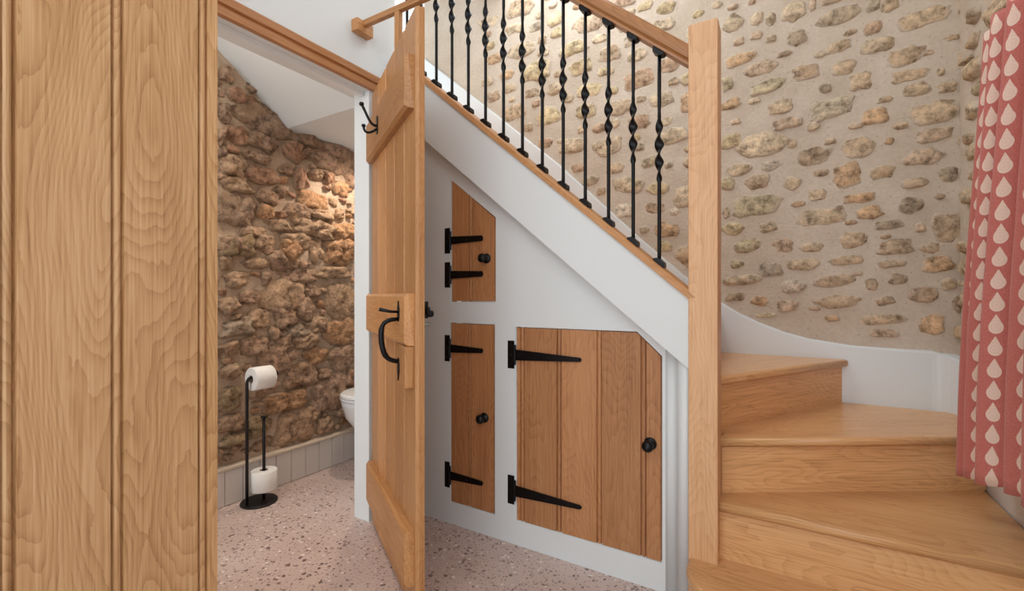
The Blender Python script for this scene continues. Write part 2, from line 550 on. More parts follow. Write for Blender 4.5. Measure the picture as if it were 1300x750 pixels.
# white lining under the head: door stop
o = box('trim_2', U_PART - .055, U_PART - .03, .72, 1.49, 2.0, 2.02, SATIN); struct(o, 'white door stop under the washroom door head', 'trim')

# washroom ceiling: flat part and sloping part
sl = .83
pts = [(2.45, 2.012), (1.58, 2.012), (.55, 2.012 + sl * 1.03), (.55, 2.05 + sl * 1.03), (1.6, 2.06), (2.45, 2.06)]
vs, fs = prism(pts, U_LOO - .1, U_PART - .125, YZ)
o = mesh('ceiling_washroom', vs, fs, WHITE); struct(o, 'white sloping washroom ceiling meeting the stone wall', 'ceiling')
o = box('wall_washroom_end', U_LOO - .1, U_PART - .10, 2.34, 2.45, 0, 2.03, WHITE); struct(o, 'white end wall of the washroom behind the toilet', 'wall')


# ------------------------------------------------------------------ stone walls
def mortar_sheet(name, a0, a1, z0, z1, mk, mat, amp, step, seed, keep=None):
    na = int((a1 - a0) / step); nz = int((z1 - z0) / step)
    vs, fs = [], []
    for j in range(nz + 1):
        for i in range(na + 1):
            a = a0 + (a1 - a0) * i / na; z = z0 + (z1 - z0) * j / nz
            d = amp * (noise.noise(Vector((a * 5, z * 5, seed))) + .6 * noise.noise(Vector((a * 14, z * 14, seed + 3))))
            vs.append(mk(a, z, d))
    for j in range(nz):
        for i in range(na):
            if keep:
                ac = a0 + (a1 - a0) * (i + .5) / na; zc = z0 + (z1 - z0) * (j + .5) / nz
                if not keep(ac, zc): continue
            k = j * (na + 1) + i
            fs.append((k, k + 1, k + na + 2, k + na + 1))
    me = bpy.data.meshes.new(name); me.from_pydata(vs, [], fs)
    bm = bmesh.new(); bm.from_mesh(me)
    bmesh.ops.delete(bm, geom=[v for v in bm.verts if not v.link_faces], context='VERTS')
    bm.to_mesh(me); bm.free()
    return link(name, me, mat, smooth=True)


def stone(parent, mat, mk, a, z, w, h, col, rise, rnd, rug, tilt=0.0, rings=(.4, .72, .9, 1.0, 1.07), seg=18, calm=.58, base=(214, 194, 168)):
    """an irregular stone face bedded in the mortar"""
    sx = rnd.random() * 100
    sup = rnd.uniform(2.0, 3.8)
    outl = []
    for k in range(seg):
        t = 2 * math.pi * (k + rnd.uniform(-.3, .3)) / seg
        c, s_ = math.cos(t), math.sin(t)
        r = (abs(c) ** sup + abs(s_) ** sup) ** (-1 / sup)
        r *= 1 + rug * (.30 * noise.noise(Vector((c * 1.5, s_ * 1.5, sx))) + .16 * noise.noise(Vector((c * 4, s_ * 4, sx + 5))))
        x, y = r * c * w / 2, r * s_ * h / 2
        outl.append((x * math.cos(tilt) - y * math.sin(tilt), x * math.sin(tilt) + y * math.cos(tilt)))
    gx, gy = rnd.uniform(-1, 1), rnd.uniform(-1, 1)
    def hgt(x, y, f):
        n = noise.noise(Vector((x * 22, y * 22, sx))) + .7 * noise.noise(Vector((x * 55, y * 55, sx + 7)))
        tl = (gx * x / w + gy * y / h) * .7
        return rise * ((1 - f ** 5) * (.85 + tl) + .10 + rug * .45 * n) if f < 1.03 else -.02
    vs = [(0, 0, hgt(0, 0, 0))]; mg = [0.0]
    for f in rings:
        for x, y in outl:
            vs.append((x * f, y * f, hgt(x * f, y * f, f))); mg.append(min(f, 1.0) ** 2)
    fs = [(0, 1 + k, 1 + (k + 1) % seg) for k in range(seg)]
    for i in range(len(rings) - 1):
        for k in range(seg):
            p, q = 1 + i * seg + k, 1 + i * seg + (k + 1) % seg
            fs.append((p, p + seg, q + seg, q))
    org = Vector(mk(a, z, 0))
    wv = [Vector(mk(a + x, z + y, d)) - org for x, y, d in vs]
    me = bpy.data.meshes.new('stone'); me.from_pydata([tuple(v) for v in wv], [], fs)
    at = me.attributes.new('margin', 'FLOAT', 'POINT')
    at.data.foreach_set('value', mg)
    o = link('stone', me, mat, parent, org, smooth=True)
    v = rnd.uniform(.9, 1.1)
    c = [p * (1 - calm) + q * calm for p, q in zip(lin(col), lin(base))]
    o.color = (c[0] * v, c[1] * v, c[2] * v, 1)
    return o


COL = dict(c=(206, 186, 158), t=(184, 154, 122), b=(150, 120, 98), k=(120, 104, 90), o=(196, 140, 84), p=(190, 158, 138), g=(164, 158, 140),
           v=(172, 166, 130), w=(216, 208, 198), s=(96, 100, 108), r=(164, 110, 84), y=(198, 178, 126), m=(120, 112, 66))


def mk_back(a, z, d): return (a, V_BACK - d, z)
def mk_right(a, z, d): return (U_RIGHT - d, a, z)
def mk_loo(a, z, d): return (U_LOO + d, a, z)


WB = mortar_sheet('wall_back', -2.3, U_RIGHT + .02, .2, 3.3, mk_back, MORTAR, .006, .03, 1.0)
struct(WB, 'rubble stone stairwell wall with flush lime mortar', 'wall')
WR = mortar_sheet('wall_right', -.3, V_BACK + .01, 0, 3.3, mk_right, MORTAR, .007, .03, 5.0,
                  keep=lambda a, z: not (.72 < a < 1.78 and .80 < z < 1.95))
struct(WR, 'rubble stone wall with the curtained window', 'wall')

Z7 = """95 95 80 70 c;190 75 50 50 c;245 75 40 45 c;337 45 95 75 c;410 20 30 45 p;490 2 80 28 b;520 60 180 62 k;650 25 58 45 g;715 22 70 50 t;
850 70 230 66 t;1008 32 40 78 b;170 10 30 20 r;187 140 50 30 p;246 155 42 26 c;350 150 84 72 k;118 165 42 30 p;650 112 82 46 r;670 180 140 56 c;515 185 95 42 t;
965 150 60 22 t;770 225 150 66 t;120 237 115 46 o;205 270 125 62 b;380 285 105 56 b;535 270 95 56 t;600 320 85 68 t;790 300 145 46 t;230 345 145 48 v;72 330 46 56 v;
460 352 50 38 k;825 355 95 56 t;945 345 80 46 t;920 285 30 32 t;85 415 80 38 o;285 425 100 52 c;480 430 165 76 g;655 465 110 66 o;890 445 205 86 t;890 535 150 56 p;105 485 40 24 p;
310 490 110 44 p;415 500 50 34 c;205 575 190 90 c;92 560 80 56 y;405 620 130 62 b;590 585 120 76 t;715 560 35 30 o;845 625 160 66 p;250 655 90 38 w;115 675 90 46 c;
445 685 65 28 b;548 695 120 90 o;690 680 95 56 t;190 720 95 56 b;330 725 72 50 c;950 690 90 56 k;815 728 110 40 b;30 20 40 26 c;95 30 40 22 p;560 130 60 24 t;
300 215 60 22 p;440 215 50 24 c;700 395 60 24 t;180 400 50 24 c;580 500 60 24 p;330 570 36 30 t;480 560 44 26 c;760 500 60 28 t;870 210 50 24 p;1000 230 30 40 t;1000 560 26 40 t"""
Z8 = """430 85 75 40 c;600 97 130 36 o;800 125 100 72 k;180 130 205 90 v;355 120 60 24 t;440 175 200 62 c;635 155 105 52 o;710 205 120 34 k;945 210 120 130 b;
838 215 40 40 p;915 92 40 26 b;76 40 52 56 v;95 220 80 52 y;235 212 70 42 c;155 288 100 48 v;295 285 85 52 p;410 292 95 38 c;570 265 100 66 t;740 290 140 56 b;880 297 90 42 b;
110 360 60 30 v;245 382 95 52 s;370 362 120 42 c;555 345 140 36 t;725 360 120 28 b;905 360 125 60 o;335 450 100 52 w;130 425 150 38 c;500 425 165 48 b;645 440 50 52 b;750 420 72 44 b;
100 490 80 36 b;200 505 75 38 o;310 525 90 46 p;505 508 180 50 t;700 505 82 34 b;850 480 120 56 p;490 575 60 24 o;680 580 180 46 t;885 600 100 78 o;690 635 120 36 p;225 563 80 18 v;
560 195 50 20 p;70 155 30 40 c;520 135 30 20 p;700 250 46 20 t;950 440 60 50 t;985 520 34 60 p;590 395 40 20 p;420 535 50 20 p"""
rnd = random.Random(11)
placed = []


def add_back(px, py, w, h, c):
    p = on_v(px, py, V_BACK); zz = (p - Vector((0, 0, H))).dot(FW)
    # foreshortening along the wall
    p2 = on_v(px + w / 2, py, V_BACK); p1 = on_v(px - w / 2, py, V_BACK)
    ww = p2.x - p1.x; hh = h * zz / F
    placed.append((p.x, p.z, ww, hh))
    stone(WB, STONE, mk_back, p.x, p.z, ww * 1.04, hh * 1.06, COL[c], rnd.uniform(.007, .013), rnd, 1.0, rnd.uniform(-.02, .14))


for src, oy in ((Z7, 0), (Z8, 220)):
    for ln in src.replace('\n', '').split(';'):
        x, y, w, h, c = ln.split()
        add_back(900 + float(x) / 3.125, oy + float(y) / 3.125, float(w) / 3.125, float(h) / 3.125, c)


def dado(u):    # top of the white plaster along the back wall
    pts = [(-2.3, 3.05)] + DADO + [(U_RIGHT, DADO[-1][1])]
    for (a, za), (b, zb) in zip(pts, pts[1:]):
        if a <= u <= b: return za + (zb - za) * (u - a) / (b - a)
    return pts[-1][1]


DADO = [(p.x, p.z) for p in [on_v(x, y, V_BACK - .015) for x, y in ((626, 143), (707, 207), (814, 304), (874, 355), (916, 385), (940, 399), (964, 410), (995, 422), (1028, 431), (1079, 439), (1140, 444), (1195, 447))]]
m0 = (DADO[1][1] - DADO[0][1]) / (DADO[1][0] - DADO[0][0])
DADO.insert(0, (-2.29, DADO[0][1] + m0 * (-2.29 - DADO[0][0])))

# stones seen between the balusters and the small ones that fill up the courses
n = 0; tries = 0
while n < 160 and tries < 9000:
    tries += 1
    u = rnd.uniform(-1.75, -.02); z = rnd.uniform(1.2, 2.95)
    if z < dado(u) + .06: continue
    big = tries < 3500
    w = rnd.uniform(.09, .21) if big else rnd.uniform(.05, .10); h = w * rnd.uniform(.38, .62) + .015
    if u > -.30 and z < 2.72: continue
    if any(abs(u - a) < (w + ww) / 2 + .014 and abs(z - b) < (h + hh) / 2 + .012 for a, b, ww, hh in placed): continue
    placed.append((u, z, w, h)); n += 1
    stone(WB, STONE, mk_back, u, z, w, h, COL[rnd.choice('cccttopgyycpbrws'[:15] + 'cy')], rnd.uniform(.007, .013), rnd, 1.0, rnd.uniform(-.12, .12))

for ln in """1065 60 40 56 k 0;1135 50 60 90 t 0;1065 265 60 84 t 0;1040 235 34 24 t 0;1060 440 50 66 c 0;1105 510 50 60 g 0;1045 548 30 40 t 0;1055 600 60 66 c 0;1090 682 80 46 c 0;
1085 340 60 46 v 0;1060 160 40 50 t 0;1180 20 60 40 c 0;1240 20 50 40 t 0;1055 85 66 66 c 220;1075 180 60 92 g 220;1035 370 56 76 v 220;1042 500 84 84 t 220;1020 632 46 56 t 220;1030 290 40 50 t 220;1030 435 40 30 c 220;1085 300 40 60 t 220""".replace('\n', '').split(';'):
    x, y, w, h, c, oy = ln.split()
    px, py = 900 + float(x) / 3.125, float(oy) + float(y) / 3.125
    p = on_u(px, py, U_RIGHT); zz = (p - Vector((0, 0, H))).dot(FW)
    ww = abs(on_u(px + float(w) / 6.25, py, U_RIGHT).y - on_u(px - float(w) / 6.25, py, U_RIGHT).y)
    stone(WR, STONE, mk_right, p.y, p.z, ww, float(h) / 3.125 * zz / F, COL[c], rnd.uniform(.018, .03), rnd, .9)
for i in range(26):       # the same wall nearer to the window head, above the curtain
    stone(WR, STONE, mk_right, .5 + (i % 9) * .2 + rnd.uniform(-.03, .03), 2.12 + (i // 9) * .13, .15, .08, COL[rnd.choice('cttpb')], .02, rnd, .9)

# washroom stone wall
def loo_top(v): return 2.005 if v > 1.58 else 2.005 + sl * (1.58 - v)
WL = mortar_sheet('wall_left', .2, 2.42, 0, 3.0, mk_loo, MORTAR_LOO, .012, .022, 9.0, keep=lambda a, z: z < loo_top(a) + .04)
struct(WL, 'rugged rubble stone wall inside the washroom', 'wall')
Z4 = """45 100 50 52 b;100 185 95 42 r;145 148 46 45 b;180 265 185 84 k;38 240 45 66 k;90 325 80 56 r;180 350 90 58 b;290 385 75 62 r;360 345 90 52 b;360 393 56 36 b;455 415 130 94 p;75 435 85 80 t;
180 470 98 56 r;265 450 52 38 b;320 480 58 66 r;375 470 46 36 t;470 520 62 48 o;85 505 110 52 t;200 550 75 46 b;190 605 58 52 o;235 652 88 42 t;85 600 118 112 k;310 605 75 56 b;365 560 108 60 o;
400 615 80 36 t;460 610 30 36 t;370 665 120 66 t;475 680 100 64 o;145 675 76 36 t;80 722 110 52 b;190 715 66 46 t;300 708 100 60 t;28 455 30 66 b;245 530 28 36 b;165 405 80 36 p;505 480 40 56 b;420 480 36 40 r;120 390 30 30 b;30 330 30 60 b;30 390 26 40 k"""
Z5 = """85 35 120 76 m;45 92 45 48 t;160 100 100 38 t;255 90 96 56 b;195 40 56 46 b;290 45 84 72 o;375 50 46 84 t;460 60 106 90 o;85 155 75 52 t;195 155 35 42 b;310 145 122 42 b;330 105 30 26 b;440 132 104 46 t;
255 215 152 84 t;360 200 48 42 b;130 225 60 48 b;60 250 80 56 t;475 240 104 122 t;265 285 82 72 b;340 262 56 74 b;165 300 68 58 t;80 335 108 56 g;385 325 68 46 t;300 345 100 44 g;465 350 104 74 o;225 350 38 42 b;
150 400 90 66 b;262 388 55 46 b;340 382 86 52 t;55 410 78 42 b;375 440 84 70 o;290 435 34 42 b;475 440 96 84 b;225 455 108 100 b;320 512 108 84 b;430 572 136 118 p;505 520 36 56 r;55 590 88 74 m;55 500 70 48 t;
265 600 136 62 o;170 690 96 66 m;300 702 134 118 t;65 680 90 56 t;405 690 60 46 t;475 640 56 36 b;80 738 100 36 m;160 560 58 56 b;355 645 60 46 t;180 500 40 50 p;400 500 40 34 b"""
rnd = random.Random(5)
loo_placed = []
for src, oy in ((Z4, 60), (Z5, 300)):
    for ln in src.replace('\n', '').split(';'):
        x, y, w, h, c = ln.split(); w = float(w) * 1.17; h = float(h) * 1.2
        px, py = 270 + float(x) / 2.884, oy + float(y) / 2.884
        p = on_u(px, py, U_LOO); zz = (p - Vector((0, 0, H))).dot(FW)
        ww = abs(on_u(px + w / 5.768, py, U_LOO).y - on_u(px - w / 5.768, py, U_LOO).y)
        hh = h / 2.884 * zz / F
        if p.z + hh / 2 > loo_top(p.y) + .02: hh *= .8
        loo_placed.append((p.y, p.z, ww, hh))
        stone(WL, STONE_ROUGH, mk_loo, p.y, p.z, ww, hh, COL[c], rnd.uniform(.028, .05), rnd, 1.25, rnd.uniform(-.1, .1), (.2, .4, .6, .78, .92, 1.0, 1.07), 24, .5, (208, 172, 146))

for i in range(6000):      # small pinning stones between the big ones
    v, z, w = rnd.uniform(1.05, 2.15), rnd.uniform(.22, 2.2), rnd.choice((.10, .07, .05)) * rnd.uniform(.8, 1.2)
    if i > 1500: w = min(w, .07)
    h = w * rnd.uniform(.5, .9)
    if z + h / 2 > loo_top(v) - .01 or any(abs(v - a) < (w + ww) / 2 * .92 and abs(z - b) < (h + hh) / 2 * .92 for a, b, ww, hh in loo_placed): continue
    loo_placed.append((v, z, w, h))
    stone(WL, STONE_ROUGH, mk_loo, v, z, w, h, COL[rnd.choice('bttopr')], rnd.uniform(.018, .03), rnd, 1.2, rnd.uniform(-.4, .4), (.35, .7, .92, 1.0, 1.07), 14, .5, (208, 172, 146))

# white plaster dado along back and right wall, rounded in the corner
path = [(u, V_BACK - .018, z) for u, z in DADO if u < .52]
zc = DADO[-1][1]
path += [(.52, V_BACK - .018, zc)]
for i in range(1, 8):
    a = math.radians(90 * i / 8)
    path.append((.52 + .072 * math.sin(a), V_BACK - .09 + .072 * math.cos(a), zc - .004 * i))
path += [(U_RIGHT - .018, 2.46, .80), (U_RIGHT - .018, 2.2, .775), (U_RIGHT - .018, 1.8, .77), (U_RIGHT - .018, -.3, .77)]
vs, fs = [], []
for i, (x, y, z) in enumerate(path):
    back = (x, V_BACK + .01, z + .006) if y > V_BACK - .03 else (U_RIGHT + .01, max(y, 0) if y < 2.47 else min(V_BACK + .01, y + .05), z + .006)
    vs += [(x, y, 0), (x, y, z - .006), (x + (back[0] - x) * .2, y + (back[1] - y) * .2, z), back]
for i in range(len(path) - 1):
    for k in range(3):
        a = i * 4 + k; fs.append((a, a + 1, a + 5, a + 4))
o = mesh('trim_3', vs, fs, SATIN, smooth=False); struct(o, 'white curved plaster dado below the stone following the stairs', 'trim')

# window behind the curtain
w = thing('window_1', 'window in the stone wall behind the coral curtain', 'window'); w['kind'] = 'structure'
w.location = (U_RIGHT + .14, 1.25, .80)
for a in (-.53, 0, .53): box('window_frame', -.025, .025, a - .03, a + .03, 0, 1.15, SATIN, w)
for b in (.0, 1.09): box('window_frame', -.025, .025, -.5, .5, b, b + .06, SATIN, w)
for a in (-.265, .265): box('pane', -.003, .003, a - .235, a + .235, .06, 1.09, GLASSM, w)
box('reveal', -.14, .06, -.56, -.53, 0, 1.15, SATIN, w); box('reveal', -.14, .06, .53, .56, 0, 1.15, SATIN, w); box('reveal', -.14, .06, -.56, .56, 1.15, 1.18, SATIN, w)
box('window_sill', -.17, .03, -.53, .53, -.03, 0.0, SATIN, w)

# washroom skirting: tiles and ledge
B = mesh('baseboard_left', *join((boxv(U_LOO - .02, U_LOO + .045, .3, 2.4, 0, .178), BOXF)), GROUT)
struct(B, 'low tiled skirting along the washroom stone wall', 'baseboard')
me0 = None
for i in range(23):
    v0 = .33 + i * .09
    t = box('tile', 0, .006, .001, .088, .003, .176, TILE, B, .0015, loc=(U_LOO + .045, v0, 0)) if me0 is None else None
    if t is None:
        t = bpy.data.objects.new('tile', me0); C.objects.link(t); t.parent = B; t.location = (U_LOO + .045, v0, 0)
    me0 = t.data
box('ledge', U_LOO - .01, U_LOO + .056, .3, 2.4, .178, .192, LEDGE, B, .003)


# ------------------------------------------------------------------ boards and doors
def board(x0, x1, mat, parent, t=.022, zb=lambda x: 0, zt=lambda x: 1, bead=True, kink=None, s=1.0, ch=.004):
    """one tongued board, face at y = 0 looking to -y, with a bead run along its edge"""
    w = x1 - x0
    if bead and w > .02:
        pf = [(0, .0085 * s), (.0012 * s, .0070 * s), (.0035 * s, 0), (w - .0165 * s, 0), (w - .0150 * s, .0070 * s), (w - .0128 * s, .0070 * s), (w - .0112 * s, .0015),
              (w - .008 * s, .0002), (w - .0055 * s, .0004), (w - .003 * s, .0018), (w - .0018 * s, .0075 * s), (w, .0085 * s), (w, t), (0, t)]
    else:
        pf = [(0, ch * 2.2), (ch * .25, ch * 1.9), (ch * .55, 0), (w - ch * .55, 0), (w - ch * .25, ch * 1.9), (w, ch * 2.2), (w, t), (0, t)]
    if ch > .005:      # wide V joint with the tongue at its bottom
        pf = [(0, .020), (.0015, .020), (.0015, ch * 1.1), (ch, 0), (w - ch, 0), (w - .0015, ch * 1.1), (w - .0015, .020), (w, .020), (w, t), (0, t)]
    if kink is not None and x0 + .008 < kink < x1 - .02:
        k = kink - x0; i = next(j for j, p in enumerate(pf) if p[0] > k); pf.insert(i, (k, 0)); pf.insert(len(pf) - 1, (k, t))
    n = len(pf)
    vs = [(a, b, zb(x0 + a)) for a, b in pf] + [(a, b, zt(x0 + a)) for a, b in pf]
    fs = [tuple(range(n)), tuple(range(2 * n - 1, n - 1, -1))] + [(i, (i + 1) % n, n + (i + 1) % n, n + i) for i in range(n)]
    return mesh('board', vs, fs, mat, parent, (x0, 0, 0))


def knob(parent, x, z, y=0, s=1.0):
    prof = [(.0, 0), (.021, 0), (.021, .003), (.0185, .006), (.009, .008), (.0075, .016), (.0095, .021), (.0155, .026), (.019, .033), (.0185, .040), (.014, .046), (.006, .049), (0, .0495)]
    vs, fs = lathe([(r * s, -h * s) for r, h in prof], 'y', 22)
    return mesh('knob', vs, fs, IRON, parent, (x, y, z), smooth=True)


def strap(parent, xp, wp, z, hp, x0, x1, h0, h1, spade=False, drop=0.0):
    """frame plate, knuckle and tapering strap with rivets"""
    vs, fs = join((boxv(xp, xp + wp, -.004, 0, -hp / 2, hp / 2), BOXF))
    pts = [(x0 - .006, -h0 / 2), (x1 - .006, -h1 / 2), (x1, 0), (x1 - .006, h1 / 2), (x0 - .006, h0 / 2)]
    a = prism(pts, -.0075, -.0035, XZ)
    h = mesh('strap_hinge', *a, IRON, parent, (0, 0, z))
    pl = mesh('hinge_plate', vs, fs, IRON, h)
    ks = lathe([(0.0, -hp * .36), (.0055, -hp * .36), (.0055, hp * .36), (0, hp * .36)], 'z', 10)
    mesh('knuckle', *shift(ks, (xp + wp + .0035, -.0055, 0)), IRON, h, smooth=False)
    for xx in (x0 + .012, (x0 + x1) / 2, x1 - .014):
        rv = lathe([(0, -.0075), (.0035, -.0075), (.0028, -.0092), (0, -.0095)], 'y', 8)
        mesh('rivet', *shift(rv, (xx, 0, 0)), IRON, h, smooth=True)
    for zz in (-hp * .36, 0, hp * .36):
        rv = lathe([(0, -.004), (.003, -.004), (.0024, -.0055), (0, -.0058)], 'y', 8)
        mesh('rivet', *shift(rv, (xp + wp / 2, 0, zz)), IRON, h, smooth=True)
    return h


def cupboard(name, P, label, splits, hinges, kn, narrow):
    l, b = P[0]; r = P[1][0]
    t = thing(name, label, 'cupboard door', (l, V_CUP + .001, b))
    def top(x):
        X = x + l
        ptop = sorted([p for p in P if p[1] > b + .05])
        for (a, za), (c, zc_) in zip(ptop, ptop[1:]):
            if a - 1e-6 <= X <= c + 1e-6: return za + (zc_ - za) * (X - a) / max(c - a, 1e-6) - b
        return ptop[-1][1] - b if X > ptop[-1][0] else ptop[0][1] - b
    xs = [0] + [U(px) - l for px in splits] + [r - l]
    for i, (x0, x1) in enumerate(zip(xs, xs[1:])):
        board(x0, x1, oak('z', **CUP), t, .024, lambda x: 0, top, bead=(i < len(xs) - 2), s=1.2, kink=(P[3][0] - l if len(P) == 5 else None))
    for (pa, pb, py0, py1, sx1, sh0, sh1) in hinges:
        xp = U(pa, 375) - l; wp = U(pb) - U(pa)
        z = (Zc(pa, py0) + Zc(pa, py1)) / 2 - b; hp = Zc(pa, py0) - Zc(pa, py1)
        strap(t, xp, wp, z, hp, .004, U(sx1) - l, sh0, sh1)
    knob(t, U(kn[0]) - l, Zc(*kn) - b, 0, kn_s[narrow])
    return t


kn_s = {True: 1.05, False: 1.1}
cupboard('understair_cupboard_door', P_UP, 'small oak cupboard door with a slanting top under the stair string', [599],
         [(565, 571.5, 290, 322, 614, .036, .024), (565, 571.5, 333, 365, 614, .036, .024)], (617.5, 328), True)
cupboard('understair_cupboard_door', P_MID, 'tall narrow oak cupboard door directly below the slant-topped one', [597.8],
         [(565, 571, 425, 458, 614, .038, .02), (565, 571, 585, 617, 614, .038, .02)], (615, 530), True)
cupboard('understair_cupboard_door', P_BIG, 'large square oak cupboard door with long strap hinges beside the newel', [665, 712, 763.3, 820],
         [(645, 653, 432, 467, 739, .046, .016), (645, 653, 602, 638, 739, .046, .016)], (825.5, 563), False)


# open ledged door to the washroom
DW = .762
door = thing('ledged_door', 'half-open oak plank door with black latch and coat hook at the washroom doorway', 'door', (-1.672, 1.505, 0), math.atan2(-.525, .851))
dz0, dz1 = .010, 1.995
for i in range(5):
    x0 = DW * i / 5
    board(x0, x0 + DW / 5, oak('z', **DOOR), door, .028, lambda x: dz0, lambda x: dz1, bead=False, ch=.009)


def ledge_bar(z0, z1, x0=.015, x1=.735):
    d, c = .030, .010
    pts = [(0, z0), (0, z1), (-d + c, z1), (-d, z1 - c), (-d, z0 + c), (-d + c, z0)]
    vs, fs = prism(pts, 0, x1 - x0, lambda a, b, t: (t, a, b))
    n = len(pts)
    vs = [Vector(v) for v in vs]
    for k in range(n):      # chamfer the ends
        if vs[k].y < -d + c / 2: vs[k].x += c
        if vs[n + k].y < -d + c / 2: vs[n + k].x -= c
    return mesh('ledge', vs, fs, oak('x', **DOOR), door, (x0, 0, 0))


ledge_bar(1.672, 1.848); ledge_bar(.895, 1.067); ledge_bar(.112, .292)
box('latch_block', .66, .735, -.030, 0, .758, .893, oak('z', **DOOR), door, .004)
# coat hook on the top ledge
hk = thing('coat_hook', '', ''); [hk.pop(k) for k in list(hk.keys())]
bpy.data.objects.remove(hk)
hx, hz = .29, 1.755
bp = [(-.009, -.032), (.009, -.032), (.013, -.012), (.009, 0), (.013, .012), (.009, .034), (0, .042), (-.009, .034), (-.013, .012), (-.009, 0), (-.013, -.012)]
vs, fs = prism(bp, -.034, -.030, XZ)
hook = mesh('coat_hook', vs, fs, IRON, door, (hx, 0, hz))
up = bez((0, -.032, .0), (0, -.062, -.005), (0, -.068, .035), (0, -.092, .075), 10)
vs, fs = sweep(up, [.0055] * 9 + [.006, .006], 8)
mesh('hook_arm', *join((vs, fs), shift(lathe([(0, -.009), (.008, -.006), (.0105, 0), (.008, .006), (0, .009)], 'z', 10), (0, -.093, .078))), IRON, hook, smooth=True)
lo = bez((0, -.032, -.012), (0, -.062, -.04), (0, -.083, -.04), (0, -.085, -.012), 10)
vs, fs = sweep(lo, .005, 8)
mesh('hook_arm', *join((vs, fs), shift(lathe([(0, -.008), (.007, -.005), (.009, 0), (.007, .005), (0, .008)], 'z', 10), (0, -.085, -.008))), IRON, hook, smooth=True)
# thumb latch with grip
lx = .655
leaf = [(-.004, -.02), (.004, -.02), (.012, 0), (.013, .018), (.006, .034), (0, .05), (-.006, .034), (-.013, .018), (-.012, 0)]
vs, fs = prism(leaf, -.034, -.030, XZ)
la = mesh('door_latch', vs, fs, IRON, door, (lx, 0, .992))
leaf2 = [(a * .9, -b * 1.1) for a, b in leaf]
vs, fs = prism(leaf2, -.034, -.030, XZ)
mesh('latch_leaf', vs, fs, IRON, la, (0, .0, -.165))
gp = [(0, -.034, -.012)] + bez((0, -.034, -.012), (0, -.085, -.012), (0, -.092, -.03), (0, -.088, -.085), 7)[1:] + bez((0, -.088, -.085), (0, -.082, -.14), (0, -.065, -.15), (0, -.034, -.155), 7)[1:]
vs, fs = sweep(gp, [.006] + [.0075] * 4 + [.0095] * 6 + [.008] * 4, 10)
mesh('grip', vs, fs, IRON, la, smooth=True)
mesh('thumb_lever', *join(sweep([(0, -.03, .012), (0, -.06, .014), (-.004, -.095, .022)], [.004, .005, .0065], 8)), IRON, la, smooth=True)
# latch bar and keep on the far face
vs, fs = join((boxv(DW - .11, DW + .02, .034, .040, 1.000, 1.022), BOXF), (boxv(DW - .05, DW - .02, .028, .046, .985, 1.04), BOXF),
              shift(lathe([(0, -.012), (.01, -.008), (.012, 0), (.01, .008), (0, .012)], 'y', 12), (DW - .015, .052, 1.0)))
mesh('latch_bar', vs, fs, IRON, door)
mesh('strike_pin', *shift(lathe([(0, 0), (.007, 0), (.007, .02), (0, .022)], 'y', 10), (DW - .01, .028, .965)), STEEL, door, smooth=False)

# near boarded door
ND_U = -1.10
e0 = -.4953 * ND_U
nd = thing('boarded_door', 'wide beaded oak plank door standing open close to the viewer', 'door', (ND_U, 0, 0), math.radians(90))
def nv(px): return on_u(px, 375, ND_U).y
vg = [nv(18), nv(156), nv(263)]
bw = (vg[2] - vg[0]) / 2
edges = [vg[0] - 3 * bw, vg[0] - 2 * bw, vg[0] - bw, vg[0], vg[1], vg[2], nv(277.5)]
for i, (a, b) in enumerate(zip(edges, edges[1:])):
    board(a, b, oak('z', **NEAR), nd, .03, lambda x: .012, lambda x: 2.0, bead=(i < 5), s=1.15)
for z in (.15, .95, 1.72):
    box('ledge', edges[0] + .03, edges[-1] - .05, .03, .056, z, z + .16, oak('x', **NEAR), nd, .004)

# ------------------------------------------------------------------ staircase
st = thing('staircase', 'oak winder staircase with white string, twisted iron balusters and oak newel', 'staircase', (-.234, 1.65, 0))
SO = Vector((-.234, 1.65, 0))


def rel(vs): return [Vector(v) - SO for v in vs]


NU0, NU1, NV0, NV1 = -.282, -.192, 1.603, 1.693
# newel
nw = bevelled('newel_post', rel(boxv(NU0, NU1, NV0, NV1, 0, 1.955)), BOXF, oak('z', **NEWEL), st, bev=.004)
# string
def cap_top(u): return 1.081 + PITCH * (-.284 - u)
uL = -1.66
pts = [(NU0 + .02, z_under(NU0)), (NU0 + .02, cap_top(NU0) - .03), (uL, cap_top(uL) - .03), (uL, z_under(uL))]
vs, fs = prism(pts, V_STR, V_STR + .07, XZ)
mesh('string', rel(vs), fs, WHITE, st)
# oak capping and handrail share the pitch: grain along local x
ang = math.atan(PITCH)
Lr = (NU0 - uL) / math.cos(ang)


def pitched(name, prof, u0, z0, length, mat, vmid):
    """profile (b across, c up) swept up the pitch from (u0, z0) to the upper left"""
    n = len(prof)
    sh = math.tan(ang)     # plumb cut at the foot: shear the ends
    vs = [(0 - c * -sh * 0, b, c) for b, c in prof] + [(-length, b, c) for b, c in prof]
    vs = [Vector((x + c * sh, y, c)) for (x, y, c) in vs]
    fs = [tuple(range(n)), tuple(range(2 * n - 1, n - 1, -1))] + [(i, (i + 1) % n, n + (i + 1) % n, n + i) for i in range(n)]
    return mesh(name, vs, fs, mat, st, Vector((u0, vmid, z0)) - SO, (0, ang, 0))


